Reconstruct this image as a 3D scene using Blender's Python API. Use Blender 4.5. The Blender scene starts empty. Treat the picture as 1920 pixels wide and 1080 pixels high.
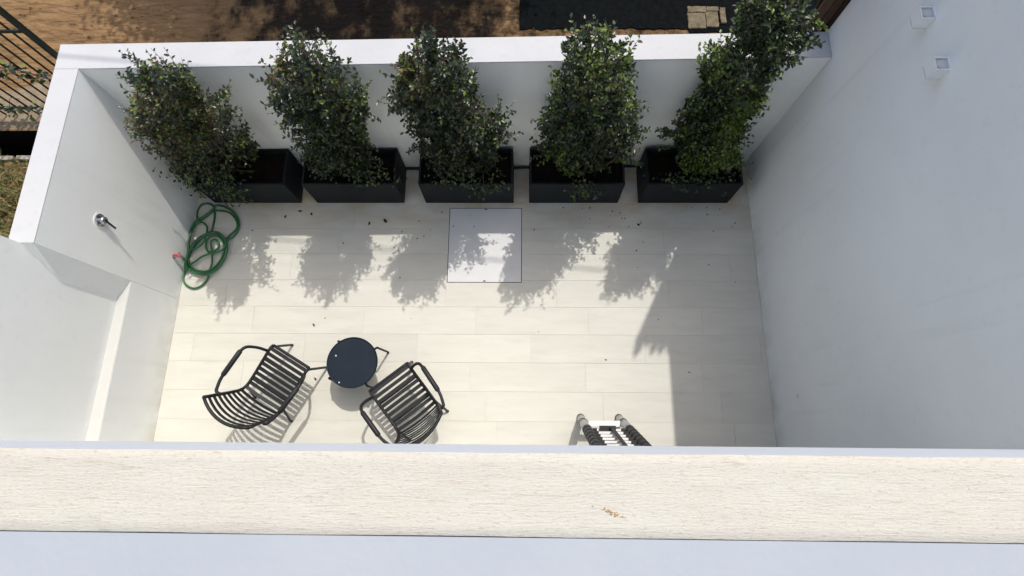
import bpy, math, random
from mathutils import Vector, Matrix, noise
import numpy as np
random.seed(7); RNG = np.random.default_rng(7)
S = bpy.context.scene
COL = S.collection

# ------------------------------------------------------------------ camera
CAM_R = Vector((0.999779, 0.00844, -0.019251))
CAM_U = Vector((-0.003273, 0.967192, 0.254024))
CAM_D = Vector((-0.020763, 0.253905, -0.967006))
cd = bpy.data.cameras.new('camera'); cam = bpy.data.objects.new('camera', cd); COL.objects.link(cam)
cd.sensor_width = 36.0; cd.lens = 19.2985; cd.clip_start = 0.05; cd.clip_end = 500
m = Matrix((CAM_R, CAM_U, -CAM_D)).transposed().to_4x4(); m.translation = (0, 0, 5.8)
cam.matrix_world = m
S.camera = cam
# ------------------------------------------------------------------ sky, sun, exposure
SUN = Vector((0.22, 0.45, 1.0)).normalized()
W = bpy.data.worlds.new('World'); S.world = W; W.use_nodes = True
wn = W.node_tree.nodes; wl = W.node_tree.links
sky = wn.new('ShaderNodeTexSky'); sky.sky_type = 'NISHITA'; sky.sun_disc = False
sky.dust_density = 3.3; sky.air_density = 1.0; sky.ozone_density = 0.35
sky.sun_elevation = math.asin(SUN.z); sky.sun_rotation = math.atan2(SUN.x, SUN.y)
wl.new(sky.outputs[0], wn['Background'].inputs[0]); wn['Background'].inputs[1].default_value = 0.15
sl = bpy.data.lights.new('sun', 'SUN'); sl.energy = 2.0; sl.angle = math.radians(0.55); sl.color = (1.0, 0.955, 0.88)
so = bpy.data.objects.new('sun', sl); COL.objects.link(so); so.location = (6, 14, 26)
so.rotation_euler = SUN.to_track_quat('Z', 'Y').to_euler()
S.view_settings.view_transform = 'Standard'; S.view_settings.look = 'None'
S.view_settings.exposure = 0.56; S.view_settings.gamma = 1.0; S.view_settings.use_curve_mapping = False

# ------------------------------------------------------------------ materials
def mat(name, base, rough=0.7, metal=0.0, spec=0.4, var=None, scale=4.0, stretch=(1, 1, 1), bump=0.0, bscale=60.0,
        rnd=0.0, island=0.0, detail=5.0, bdist=0.01):
    """base colour, optional second colour mixed by noise, per-object / per-island value variation, bump."""
    M = bpy.data.materials.new(name); M.use_nodes = True
    N = M.node_tree.nodes; L = M.node_tree.links; B = N['Principled BSDF']
    B.inputs['Roughness'].default_value = rough; B.inputs['Metallic'].default_value = metal
    B.inputs['Specular IOR Level'].default_value = spec
    B.inputs['Base Color'].default_value = (*base, 1)
    tc = N.new('ShaderNodeTexCoord'); mp = N.new('ShaderNodeMapping'); mp.inputs['Scale'].default_value = stretch
    L.new(tc.outputs['Object'], mp.inputs[0]); vec = mp.outputs[0]
    if rnd:
        oi = N.new('ShaderNodeObjectInfo'); ad = N.new('ShaderNodeVectorMath'); ad.operation = 'MULTIPLY_ADD'
        cx = N.new('ShaderNodeCombineXYZ'); L.new(oi.outputs['Random'], cx.inputs[0]); L.new(oi.outputs['Random'], cx.inputs[2])
        ad.inputs[1].default_value = (37, 11, 23); L.new(cx.outputs[0], ad.inputs[0]); L.new(vec, ad.inputs[2]); vec = ad.outputs[0]
    out = None
    if var:
        nz = N.new('ShaderNodeTexNoise'); nz.inputs['Scale'].default_value = scale; nz.inputs['Detail'].default_value = detail
        nz.inputs['Roughness'].default_value = 0.6; L.new(vec, nz.inputs['Vector'])
        rp = N.new('ShaderNodeMapRange'); rp.inputs[1].default_value = 0.32; rp.inputs[2].default_value = 0.68; L.new(nz.outputs[0], rp.inputs[0])
        mx = N.new('ShaderNodeMix'); mx.data_type = 'RGBA'; mx.inputs[6].default_value = (*base, 1); mx.inputs[7].default_value = (*var, 1)
        L.new(rp.outputs[0], mx.inputs[0]); out = mx.outputs[2]
    if rnd or island:
        if island:
            g = N.new('ShaderNodeNewGeometry'); r = g.outputs['Random Per Island']; amt = island
        else:
            r = oi.outputs['Random']; amt = rnd
        mr = N.new('ShaderNodeMapRange'); mr.inputs[3].default_value = 1 - amt; mr.inputs[4].default_value = 1 + amt; L.new(r, mr.inputs[0])
        hs = N.new('ShaderNodeHueSaturation'); L.new(mr.outputs[0], hs.inputs['Value'])
        if out: L.new(out, hs.inputs['Color'])
        else: hs.inputs['Color'].default_value = (*base, 1)
        out = hs.outputs[0]
    if out: L.new(out, B.inputs['Base Color'])
    if bump:
        bn = N.new('ShaderNodeTexNoise'); bn.inputs['Scale'].default_value = bscale; bn.inputs['Detail'].default_value = 6
        L.new(vec, bn.inputs['Vector']); bp = N.new('ShaderNodeBump'); bp.inputs['Strength'].default_value = bump; bp.inputs['Distance'].default_value = bdist
        L.new(bn.outputs[0], bp.inputs['Height']); L.new(bp.outputs[0], B.inputs['Normal'])
    M['out'] = 0
    return M

def nodes_of(M): return M.node_tree.nodes, M.node_tree.links, M.node_tree.nodes['Principled BSDF']

WALL = mat('white_wall_paint', (0.85, 0.868, 0.85), 0.75, var=(0.79, 0.808, 0.79), scale=0.9, bump=0.10, bscale=45, spec=0.25)
WALL_SUN = mat('wall_paint_sunlit', (0.465, 0.472, 0.478), 0.7, var=(0.435, 0.442, 0.45), scale=2.2, bump=0.08, bscale=30, spec=0.25)  # lit copy of the white wall paint, darkened against direct sun
COPE = mat('grey_coping_paint', (0.325, 0.352, 0.375), 0.7, var=(0.355, 0.378, 0.395), scale=2.5, spec=0.2, bump=0.12, bscale=35)
TERR = mat('terrace_paint', (0.66, 0.70, 0.75), 0.7, var=(0.63, 0.67, 0.715), scale=1.5, bump=0.05, bscale=40, spec=0.25)
TILE = mat('stone_tile', (0.545, 0.54, 0.485), 0.62, var=(0.50, 0.495, 0.44), scale=2.4, stretch=(0.8, 4.0, 1), rnd=0.035, bump=0.05, bscale=30, spec=0.3)
GROUT = mat('grout', (0.49, 0.485, 0.44), 0.9, var=(0.42, 0.41, 0.36), scale=6)
HATCH = mat('hatch_tile', (0.575, 0.58, 0.575), 0.55, var=(0.55, 0.555, 0.55), scale=3, stretch=(1, 3, 1), spec=0.3)
DARKGAP = mat('dark_joint', (0.03, 0.03, 0.03), 0.9)
PLANT_BLACK = mat('planter_black', (0.007, 0.010, 0.013), 0.6, var=(0.010, 0.013, 0.016), scale=3, spec=0.2)
SOIL = mat('soil', (0.006, 0.005, 0.004), 0.95, spec=0.05, var=(0.012, 0.009, 0.007), scale=30, bump=0.6, bscale=60)
LEAFG = mat('leaf_green', (0.023, 0.041, 0.011), 0.36, spec=0.5, island=0.55)
LEAFL = mat('leaf_light', (0.085, 0.125, 0.018), 0.40, spec=0.4, island=0.45)
LEAFD = mat('leaf_dry', (0.085, 0.066, 0.024), 0.55, spec=0.35, island=0.5)
LEAFK = mat('leaf_dark', (0.012, 0.020, 0.009), 0.36, spec=0.5, island=0.45)
BARK = mat('bark', (0.075, 0.058, 0.040), 0.85, var=(0.04, 0.03, 0.022), scale=20, bump=0.4, bscale=50)
CHAIRM = mat('black_powder_coat', (0.011, 0.012, 0.014), 0.5, var=(0.016, 0.017, 0.019), scale=8, spec=0.28)
TABLEM = mat('navy_black_top', (0.006, 0.012, 0.020), 0.55, var=(0.011, 0.018, 0.028), scale=5, spec=0.14)
ALU = mat('aluminium', (0.50, 0.50, 0.50), 0.45, metal=0.6, var=(0.42, 0.42, 0.42), scale=10, stretch=(1, 1, 6))
BLKPL = mat('black_plastic', (0.012, 0.012, 0.013), 0.55, spec=0.25, var=(0.022, 0.022, 0.023), scale=30)
HOSEM = mat('green_hose', (0.014, 0.150, 0.038), 0.33, spec=0.55, var=(0.010, 0.085, 0.028), scale=9)
REDM = mat('red_plastic', (0.42, 0.02, 0.045), 0.4)
CHROME = mat('chrome', (0.55, 0.56, 0.58), 0.16, metal=1.0)
LENS = mat('lamp_lens', (0.52, 0.53, 0.53), 0.4, spec=0.4)
LAMPW = mat('lamp_white', (0.80, 0.81, 0.79), 0.5)
LEDGE_SUN = mat('ledge_paint_sunlit', (0.51, 0.51, 0.485), 0.7, var=(0.48, 0.48, 0.455), scale=2)  # wall paint again, darkened where the sun strikes the ledge
GREYC = mat('grey_cap', (0.66, 0.665, 0.67), 0.6)
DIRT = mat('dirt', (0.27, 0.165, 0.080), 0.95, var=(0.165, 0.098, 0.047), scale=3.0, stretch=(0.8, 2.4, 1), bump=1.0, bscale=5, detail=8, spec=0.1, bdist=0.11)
DIRTP = mat('pale_dirt', (0.27, 0.215, 0.15), 0.95, var=(0.17, 0.13, 0.085), scale=9, bump=0.8, bscale=25, detail=8, spec=0.1)
KERB = mat('rough_concrete', (0.40, 0.37, 0.31), 0.9, var=(0.27, 0.24, 0.19), scale=14, bump=0.8, bscale=40, spec=0.15)
SHADE_SHEET = mat('black_shade_sheet', (0.0035, 0.0045, 0.005), 0.95, var=(0.0065, 0.0075, 0.008), scale=16, bump=0.5, bscale=30, spec=0.02)  # near-black colour stands in for shaded ground
SUN_PATCH = mat('sunlit_stone', (0.18, 0.15, 0.098), 0.9, var=(0.09, 0.072, 0.046), scale=13, bump=0.8, bscale=30, spec=0.15, rnd=0.08)
GRASSM = mat('grass', (0.105, 0.125, 0.035), 0.7, island=0.5)
FENCEM = mat('dark_green_metal', (0.010, 0.016, 0.014), 0.45, spec=0.4)
WOOD = mat('brown_timber', (0.105, 0.058, 0.030), 0.75, var=(0.065, 0.036, 0.020), scale=9, stretch=(8, 8, 0.6), rnd=0.2, bump=0.3)
GLASS = mat('window_glass', (0.05, 0.06, 0.065), 0.05, spec=0.6)
FRAMEM = mat('window_frame', (0.03, 0.03, 0.032), 0.4)
LITTER = mat('leaf_litter', (0.028, 0.020, 0.014), 0.8, rnd=0.4)
CABLEM = mat('cable_black', (0.02, 0.02, 0.02), 0.6)

def stain_tiles():
    # brownish run-off stains where water leaves the planters: world-space, part of the stone itself
    N, L, B = nodes_of(TILE)
    src = B.inputs['Base Color'].links[0].from_socket
    tc = N.new('ShaderNodeTexCoord'); sx = N.new('ShaderNodeSeparateXYZ'); L.new(tc.outputs['Object'], sx.inputs[0])
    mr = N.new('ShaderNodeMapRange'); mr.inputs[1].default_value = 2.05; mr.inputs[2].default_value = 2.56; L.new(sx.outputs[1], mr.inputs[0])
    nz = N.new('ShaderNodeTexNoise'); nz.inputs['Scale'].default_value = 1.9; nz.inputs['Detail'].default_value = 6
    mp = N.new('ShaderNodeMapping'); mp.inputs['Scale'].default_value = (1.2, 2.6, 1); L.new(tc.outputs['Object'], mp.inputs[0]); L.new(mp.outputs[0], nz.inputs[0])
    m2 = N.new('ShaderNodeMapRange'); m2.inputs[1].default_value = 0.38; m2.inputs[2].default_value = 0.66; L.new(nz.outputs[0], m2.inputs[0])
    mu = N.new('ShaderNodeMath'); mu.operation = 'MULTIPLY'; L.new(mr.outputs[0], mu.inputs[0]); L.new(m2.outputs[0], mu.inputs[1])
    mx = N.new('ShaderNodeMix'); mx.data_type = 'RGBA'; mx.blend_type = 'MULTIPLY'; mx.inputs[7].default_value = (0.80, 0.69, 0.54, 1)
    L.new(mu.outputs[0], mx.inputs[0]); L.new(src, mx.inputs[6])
    # faint fine grey smears
    n3 = N.new('ShaderNodeTexNoise'); n3.inputs['Scale'].default_value = 7; n3.inputs['Detail'].default_value = 8; n3.inputs['Roughness'].default_value = 0.7
    mp3 = N.new('ShaderNodeMapping'); mp3.inputs['Scale'].default_value = (0.5, 2.4, 1); L.new(tc.outputs['Object'], mp3.inputs[0]); L.new(mp3.outputs[0], n3.inputs[0])
    m3 = N.new('ShaderNodeMapRange'); m3.inputs[1].default_value = 0.52; m3.inputs[2].default_value = 0.72; m3.inputs[4].default_value = 0.35; L.new(n3.outputs[0], m3.inputs[0])
    mx3 = N.new('ShaderNodeMix'); mx3.data_type = 'RGBA'; mx3.blend_type = 'MULTIPLY'; mx3.inputs[7].default_value = (0.80, 0.80, 0.80, 1)
    L.new(m3.outputs[0], mx3.inputs[0]); L.new(mx.outputs[2], mx3.inputs[6]); L.new(mx3.outputs[2], B.inputs['Base Color'])
stain_tiles()

def wall_wear(M, amt):
    N, L, B = nodes_of(M); src = B.inputs['Base Color'].links[0].from_socket
    g = N.new('ShaderNodeNewGeometry'); sx = N.new('ShaderNodeSeparateXYZ'); L.new(g.outputs['Position'], sx.inputs[0])
    def nz(scale, st, d=6):
        mp = N.new('ShaderNodeMapping'); mp.inputs['Scale'].default_value = st; L.new(g.outputs['Position'], mp.inputs[0])
        n = N.new('ShaderNodeTexNoise'); n.inputs['Scale'].default_value = scale; n.inputs['Detail'].default_value = d; L.new(mp.outputs[0], n.inputs[0]); return n.outputs[0]
    def rg(s_, a, b, c=0.0, d=1.0):
        r = N.new('ShaderNodeMapRange')
        for i_, v_ in enumerate((a, b, c, d)): r.inputs[i_ + 1].default_value = v_
        L.new(s_, r.inputs[0]); return r.outputs[0]
    def mul(a, b):
        n_ = N.new('ShaderNodeMath'); n_.operation = 'MULTIPLY'; L.new(a, n_.inputs[0]); L.new(b, n_.inputs[1]); return n_.outputs[0]
    def mixc(f, c0, c1):
        x = N.new('ShaderNodeMix'); x.data_type = 'RGBA'; x.blend_type = 'MULTIPLY'; L.new(f, x.inputs[0]); L.new(c0, x.inputs[6]); x.inputs[7].default_value = (*c1, 1); return x.outputs[2]
    foot = mul(rg(sx.outputs[2], 0.28, 0.0), rg(nz(5, (1, 1, .6)), .38, .68))
    c = mixc(foot, src, (.80, .77, .70))
    runs = mul(rg(nz(3.2, (3.0, 3.0, .16)), .56, .74, 0, amt), rg(nz(.9, (1, 1, 1)), .42, .62))
    c = mixc(runs, c, (.86, .865, .86))
    blot = rg(nz(14, (1, 1, 1), 8), .60, .74, 0, amt)
    c = mixc(blot, c, (.93, .93, .92)); L.new(c, B.inputs['Base Color'])
wall_wear(WALL, .6); wall_wear(WALL_SUN, .8)
def tree_shade_tint():  # dark tree shade with sun flecks painted into the dirt colour
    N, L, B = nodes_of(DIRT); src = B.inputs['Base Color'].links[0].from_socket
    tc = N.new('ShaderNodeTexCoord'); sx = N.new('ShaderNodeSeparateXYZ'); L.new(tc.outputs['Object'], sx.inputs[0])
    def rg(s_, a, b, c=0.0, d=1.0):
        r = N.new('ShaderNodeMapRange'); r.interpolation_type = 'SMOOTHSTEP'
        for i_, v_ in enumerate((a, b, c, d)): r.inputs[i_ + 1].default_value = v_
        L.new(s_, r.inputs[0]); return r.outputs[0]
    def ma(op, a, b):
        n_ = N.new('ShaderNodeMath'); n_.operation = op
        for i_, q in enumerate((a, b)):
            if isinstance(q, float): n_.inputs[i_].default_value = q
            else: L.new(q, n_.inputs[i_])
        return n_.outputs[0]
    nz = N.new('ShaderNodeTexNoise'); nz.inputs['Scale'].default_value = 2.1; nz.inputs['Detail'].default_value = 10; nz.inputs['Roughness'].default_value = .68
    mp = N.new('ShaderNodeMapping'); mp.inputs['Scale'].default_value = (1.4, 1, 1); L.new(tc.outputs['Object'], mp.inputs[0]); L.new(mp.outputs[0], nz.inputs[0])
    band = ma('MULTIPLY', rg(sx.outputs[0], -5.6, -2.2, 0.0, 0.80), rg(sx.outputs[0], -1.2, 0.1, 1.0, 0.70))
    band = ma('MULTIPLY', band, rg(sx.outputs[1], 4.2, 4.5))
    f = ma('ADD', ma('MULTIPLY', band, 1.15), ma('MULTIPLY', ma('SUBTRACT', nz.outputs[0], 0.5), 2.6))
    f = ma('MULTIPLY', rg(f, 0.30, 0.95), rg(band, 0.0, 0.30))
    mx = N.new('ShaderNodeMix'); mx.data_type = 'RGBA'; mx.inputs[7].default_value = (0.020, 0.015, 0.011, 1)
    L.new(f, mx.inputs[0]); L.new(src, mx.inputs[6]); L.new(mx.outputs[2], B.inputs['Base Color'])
tree_shade_tint()

def plaster():
    M = bpy.data.materials.new('brushed_plaster'); M.use_nodes = True
    N, L, B = nodes_of(M); B.inputs['Roughness'].default_value = 0.9; B.inputs['Specular IOR Level'].default_value = 0.15
    tc = N.new('ShaderNodeTexCoord')
    def nz(scale, st, detail=6, dist=0.0, rough=0.6):
        mp = N.new('ShaderNodeMapping'); mp.inputs['Scale'].default_value = st; L.new(tc.outputs['Object'], mp.inputs[0])
        n = N.new('ShaderNodeTexNoise'); n.inputs['Scale'].default_value = scale; n.inputs['Detail'].default_value = detail
        n.inputs['Distortion'].default_value = dist; n.inputs['Roughness'].default_value = rough
        L.new(mp.outputs[0], n.inputs['Vector']); return n.outputs[0]
    def rng(s, a, b, c=0.0, d=1.0):
        r = N.new('ShaderNodeMapRange'); r.inputs[1].default_value = a; r.inputs[2].default_value = b; r.inputs[3].default_value = c; r.inputs[4].default_value = d
        L.new(s, r.inputs[0]); return r.outputs[0]
    def mix(f, A, Bc, mode='MIX'):
        x = N.new('ShaderNodeMix'); x.data_type = 'RGBA'; x.blend_type = mode; L.new(f, x.inputs[0])
        if isinstance(A, tuple): x.inputs[6].default_value = (*A, 1)
        else: L.new(A, x.inputs[6])
        x.inputs[7].default_value = (*Bc, 1); return x.outputs[2]
    big = nz(3.5, (1, 2, 1), 4)
    streak = nz(44, (0.26, 4.6, 1), 8, 0.9, 0.74)
    fine = nz(150, (0.6, 1.6, 1), 4, 0.4)
    c = mix(rng(big, 0.35, 0.68), (0.52, 0.505, 0.43), (0.505, 0.468, 0.40))
    c = mix(rng(streak, 0.55, 0.70, 0, 0.85), c, (0.72, 0.67, 0.60), 'MULTIPLY')
    c = mix(rng(fine, 0.56, 0.72, 0, 0.75), c, (0.72, 0.67, 0.61), 'MULTIPLY')
    pit = nz(60, (0.6, 1.6, 1), 3, 0.2)
    c = mix(rng(pit, 0.74, 0.80, 0, 0.55), c, (0.45, 0.40, 0.34), 'MULTIPLY')
    L.new(c, B.inputs['Base Color'])
    ad = N.new('ShaderNodeMath'); ad.operation = 'ADD'; L.new(streak, ad.inputs[0]); L.new(fine, ad.inputs[1])
    bp = N.new('ShaderNodeBump'); bp.inputs['Strength'].default_value = 0.6; bp.inputs['Distance'].default_value = 0.004
    L.new(ad.outputs[0], bp.inputs['Height']); L.new(bp.outputs[0], B.inputs['Normal'])
    return M
PLASTER = plaster()

# ------------------------------------------------------------------ mesh helpers
class MB:
    def __init__(s): s.v = []; s.f = []; s.m = []
    def add(s, verts, faces, mi=0):
        o = len(s.v); s.v += [tuple(p) for p in verts]; s.f += [tuple(i + o for i in f) for f in faces]; s.m += [mi] * len(faces); return s
    def box(s, x0, x1, y0, y1, z0, z1, mi=0):
        return s.prism([(x0, y0), (x1, y0), (x1, y1), (x0, y1)], z0, z1, mi)
    def prism(s, poly, z0, z1, mi=0):
        n = len(poly); v = [(x, y, z0) for x, y in poly] + [(x, y, z1) for x, y in poly]
        f = [tuple(range(n - 1, -1, -1)), tuple(range(n, 2 * n))] + [(i, (i + 1) % n, n + (i + 1) % n, n + i) for i in range(n)]
        return s.add(v, f, mi)
    def tube(s, path, r, n=8, mi=0, cap=True, closed=False):
        P = [Vector(p) for p in path]; k = len(P); rs = r if isinstance(r, (list, tuple)) else [r] * k
        T = []
        for i in range(k):
            if closed: t = P[(i + 1) % k] - P[i - 1]
            else: t = P[min(i + 1, k - 1)] - P[max(i - 1, 0)]
            T.append(t.normalized() if t.length > 1e-9 else Vector((0, 0, 1)))
        a = T[0].orthogonal().normalized(); v = []; 
        for i in range(k):
            a = (a - T[i] * a.dot(T[i])); a = a.normalized() if a.length > 1e-6 else T[i].orthogonal().normalized()
            b = T[i].cross(a)
            for j in range(n):
                q = 2 * math.pi * j / n; v.append(P[i] + (a * math.cos(q) + b * math.sin(q)) * rs[i])
        f = []
        for i in range(k if closed else k - 1):
            i2 = (i + 1) % k
            for j in range(n): f.append((i * n + j, i * n + (j + 1) % n, i2 * n + (j + 1) % n, i2 * n + j))
        if cap and not closed: f.append(tuple(range(n - 1, -1, -1))); f.append(tuple((k - 1) * n + j for j in range(n)))
        return s.add(v, f, mi)
    def lathe(s, prof, c=(0, 0, 0), n=32, axis='z', mi=0):
        v = []; c = Vector(c)
        for r, h in prof:
            for j in range(n):
                q = 2 * math.pi * j / n; x, y = r * math.cos(q), r * math.sin(q)
                v.append(c + (Vector((x, y, h)) if axis == 'z' else Vector((h, x, y))))
        k = len(prof); f = [(i * n + j, i * n + (j + 1) % n, (i + 1) * n + (j + 1) % n, (i + 1) * n + j) for i in range(k - 1) for j in range(n)]
        f.append(tuple(range(n - 1, -1, -1))); f.append(tuple((k - 1) * n + j for j in range(n)))
        return s.add(v, f, mi)
    def mesh(s, name, mats, smooth=False):
        me = bpy.data.meshes.new(name); me.from_pydata(s.v, [], s.f)
        for x in (mats if isinstance(mats, (list, tuple)) else [mats]): me.materials.append(x)
        me.polygons.foreach_set('material_index', s.m)
        if smooth: me.polygons.foreach_set('use_smooth', [True] * len(me.polygons))
        me.update(); return me
    def build(s, name, mats, parent=None, smooth=False, bevel=0.0, seg=2, auto=False):
        me = s.mesh(name, mats, smooth); o = bpy.data.objects.new(name, me); COL.objects.link(o)
        if parent is not None: o.parent = parent
        if bevel:
            b = o.modifiers.new('bevel', 'BEVEL'); b.width = bevel; b.segments = seg; b.limit_method = 'ANGLE'; b.angle_limit = math.radians(40)
        return o

def tag(o, label=None, cat=None, group=None, kind=None):
    if label: o['label'] = label
    if cat: o['category'] = cat
    if group: o['group'] = group
    if kind: o['kind'] = kind
    return o
def empty(name, loc=(0, 0, 0), rz=0.0):
    o = bpy.data.objects.new(name, None); COL.objects.link(o); o.location = loc; o.rotation_euler = (0, 0, rz); o.empty_display_size = 0.1; return o
def copy_tree(o, parent=None):
    c = o.copy(); COL.objects.link(c)
    if parent is not None: c.parent = parent
    for ch in [x for x in ALLCH(o)]: copy_tree(ch, c)
    return c
def ALLCH(o): return [x for x in bpy.data.objects if x.parent == o]

def bez(P, n=8):
    """Catmull-Rom through the points"""
    P = [Vector(p) for p in P]; out = []
    for i in range(len(P) - 1):
        a, b, c, d = P[max(i - 1, 0)], P[i], P[i + 1], P[min(i + 2, len(P) - 1)]
        for k in range(n):
            t = k / n; out.append(0.5 * ((2 * b) + (c - a) * t + (2 * a - 5 * b + 4 * c - d) * t * t + (3 * b - 3 * c + d - a) * t ** 3))
    out.append(P[-1]); return out
def rounded(P, r=0.05, n=5):
    """polyline with rounded corners"""
    P = [Vector(p) for p in P]; out = [P[0]]
    for i in range(1, len(P) - 1):
        a, b, c = P[i - 1], P[i], P[i + 1]; u = (a - b); w = (c - b); q = min(r, u.length * .45, w.length * .45)
        s, e = b + u.normalized() * q, b + w.normalized() * q
        for k in range(n + 1):
            t = k / n; out.append(s * (1 - t) ** 2 + b * 2 * t * (1 - t) + e * t * t)
    out.append(P[-1]); return out

# ------------------------------------------------------------------ measured layout (metres)
H_WALL = 1.868; H_TOP = 4.6
def XL(y): return -3.797 + 0.0143 * y            # inner face of the left wall
def XR(y): return 2.551 - 0.005 * y              # face of the house on the right
def YF(x): return 2.977 + 0.0124 * x             # inner face of the far wall
Y_FAC = -0.30

# ------------------------------------------------------------------ ground, paths
GX0, GX1, GY0, GY1 = -60, 60, -40, 80
g = MB()
# ground sheet outside the walls, with a trench left open on the left side
g.add([(GX0, 3.463, 0), (GX1, 3.463, 0), (GX1, GY1, 0), (GX0, GY1, 0)], [(0, 1, 2, 3)])
g.add([(GX0, GY0, 0), (GX1, GY0, 0), (GX1, 3.10, 0), (GX0, 3.10, 0)], [(0, 1, 2, 3)])
g.add([(-3.9, 3.10, 0), (GX1, 3.10, 0), (GX1, 3.463, 0), (-3.9, 3.463, 0)], [(0, 1, 2, 3)])
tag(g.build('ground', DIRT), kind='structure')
g = MB()
g.add([(GX0, 3.10, 0), (GX0, 3.463, 0), (-3.9, 3.463, 0), (-3.9, 3.10, 0), (GX0, 3.10, -1.1), (GX0, 3.463, -1.1), (-3.9, 3.463, -1.1), (-3.9, 3.10, -1.1)],
      [(1, 2, 6, 5), (2, 3, 7, 6), (3, 0, 4, 7), (0, 1, 5, 4), (4, 5, 6, 7)])
tag(g.build('trench', SOIL), kind='structure')
# pale beaten earth strip under the fence and stone edging of the trench
s = MB(); 
pts = []
for i in range(41):
    x = -9 + i * 0.125; pts.append((x, 4.02 + 0.22 * noise.noise((x * 2.1, 0, 3)) + 0.03 * noise.noise((x * 9, 0, 3))))
s.add([(x, 3.475, .004) for x, y in pts] + [(x, y, .004) for x, y in pts], [(i, i + 1, 42 + i, 41 + i) for i in range(40)])
tag(s.build('footpath', DIRTP), kind='structure')
edge = empty('trench_edging', (0, 3.1, 0))
tag(edge, 'row of rough pale edging stones along the dark trench outside the left wall', 'edging')
for k in range(16):
    x0 = -8.6 + k * 0.29; w = 0.27 + random.uniform(-.03, .01); j = random.uniform(-.012, .012)
    e = MB().box(x0, x0 + w, -.035 + j, .02 + j, -0.06, 0.035 + random.uniform(0, .02)); e.build('edging_stone', KERB, edge, bevel=0.008)
# grass
def grass_patch():
    g = MB()
    for i in range(11000):
        x = random.uniform(-8.4, -4.7); y = random.uniform(0.8, 3.04)
        if noise.noise((x * 2.2, y * 2.2, 5.3)) < -0.42: continue
        h = random.uniform(0.05, 0.17) * (1.2 + noise.noise((x * 1.5, y * 1.5, 1))); a = random.uniform(0, 6.283); w = 0.006
        dx, dy = math.cos(a), math.sin(a); l = random.uniform(.3, 1.3) * h
        px, py = -dy * w, dx * w
        g.add([(x - px, y - py, 0), (x + px, y + py, 0), (x + dx * l * .4 + px * .8, y + dy * l * .4 + py * .8, h * .75), (x + dx * l * .4 - px * .8, y + dy * l * .4 - py * .8, h * .75), (x + dx * l, y + dy * l, h)],
              [(0, 1, 2, 3), (3, 2, 4)], 1 if random.random() < .25 else 0)
    return g
STRAW = mat('dry_grass', (0.24, 0.19, 0.085), 0.8, island=0.35)
tag(grass_patch().build('grass', [GRASSM, STRAW]), kind='stuff')
# fallen leaves and clods on the dirt beyond the far wall
cl = MB()
for i in range(900):
    x = random.uniform(-6.5, 0.2); y = random.uniform(4.4, 5.9); r = random.uniform(.007, .030)
    if noise.noise((x * 1.3, y * 1.3, 9)) < -0.05: continue
    a = random.uniform(0, 6.28); c, sn = math.cos(a), math.sin(a)
    q = [(-1, -.6, 0), (1, -.7, 0), (.8, .7, 0), (-.9, .6, 0), (0, 0, .9)]
    cl.add([(x + r * (u * c - w * sn), y + r * (u * sn + w * c), r * z) for u, w, z in q], [(0, 1, 4), (1, 2, 4), (2, 3, 4), (3, 0, 4)])
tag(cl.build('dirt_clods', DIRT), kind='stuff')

# near-black sheet put where shade lies beyond the far wall, ragged lower border
def ragged(x0, x1, n, base, amp, seed):
    return [(x0 + (x1 - x0) * i / n, base + amp * (noise.noise((i * .63, seed, 0)) + .6 * noise.noise((i * 1.9, seed, 4)))) for i in range(n + 1)]
low = ragged(-0.06, 2.02, 30, 4.845, 0.035, 2.2); low += [(2.03, 4.83)] + ragged(2.04, 7.0, 30, 4.78, 0.03, 7.7)
hi = [(x, 5.9) for x, y in low]
mb = MB()
vs = []
for (x, y), (_, y2) in zip(low, hi):
    for k in range(7):
        yy = y + (y2 - y) * k / 6; vs.append((x, yy, 0.010 + 0.012 * (noise.noise((x * 2.2, yy * 3, 6)) + .5)))
n = len(low); mb.add(vs, [(i * 7 + k, (i + 1) * 7 + k, (i + 1) * 7 + k + 1, i * 7 + k + 1) for i in range(n - 1) for k in range(6)])
mb.add([(x, y, 0.001) for x, y in low] + [vs[i * 7] for i in range(n)], [(i, i + 1, n + i + 1, n + i) for i in range(n - 1)])
tag(mb.build('shade_sheet', SHADE_SHEET, smooth=True), 'black ragged sheet in place of shade on the ground behind the far wall', 'ground shade')
# tan stone pieces standing in for the sunlit gap in that shade
def rag_patch(x0, x1, y0, y1, z0, z1, seed, parent):
    P = []
    for (a, b) in (((x0, y0), (x1, y0)), ((x1, y0), (x1, y1)), ((x1, y1), (x0, y1)), ((x0, y1), (x0, y0))):
        for k in range(9):
            t = k / 9; P.append((a[0] + (b[0] - a[0]) * t + .009 * noise.noise((k * 1.7 + seed, a[0] * 3, a[1])), a[1] + (b[1] - a[1]) * t + .009 * noise.noise((k * 1.7, a[0], seed + a[1] * 3))))
    return MB().prism(P, z0, z1 - .014).build('sunlit_piece', SUN_PATCH, parent, bevel=0.006)
sb = empty('sunlit_patch', (2.2, 5.0, 0)); tag(sb, 'tan stone pieces in place of the sunlit gap in the shade beyond the far wall', 'stone slab')
for k, (a, b, c, d) in enumerate([(-.175, .045, -.165, .06), (.049, .20, -.15, .075), (-.17, .06, .064, .15), (.064, .21, .079, .14), (.225, .29, -.10, .12)]):
    rag_patch(a, b, c, d, .01, .045 + .004 * k, k * 3.1, sb)

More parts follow.
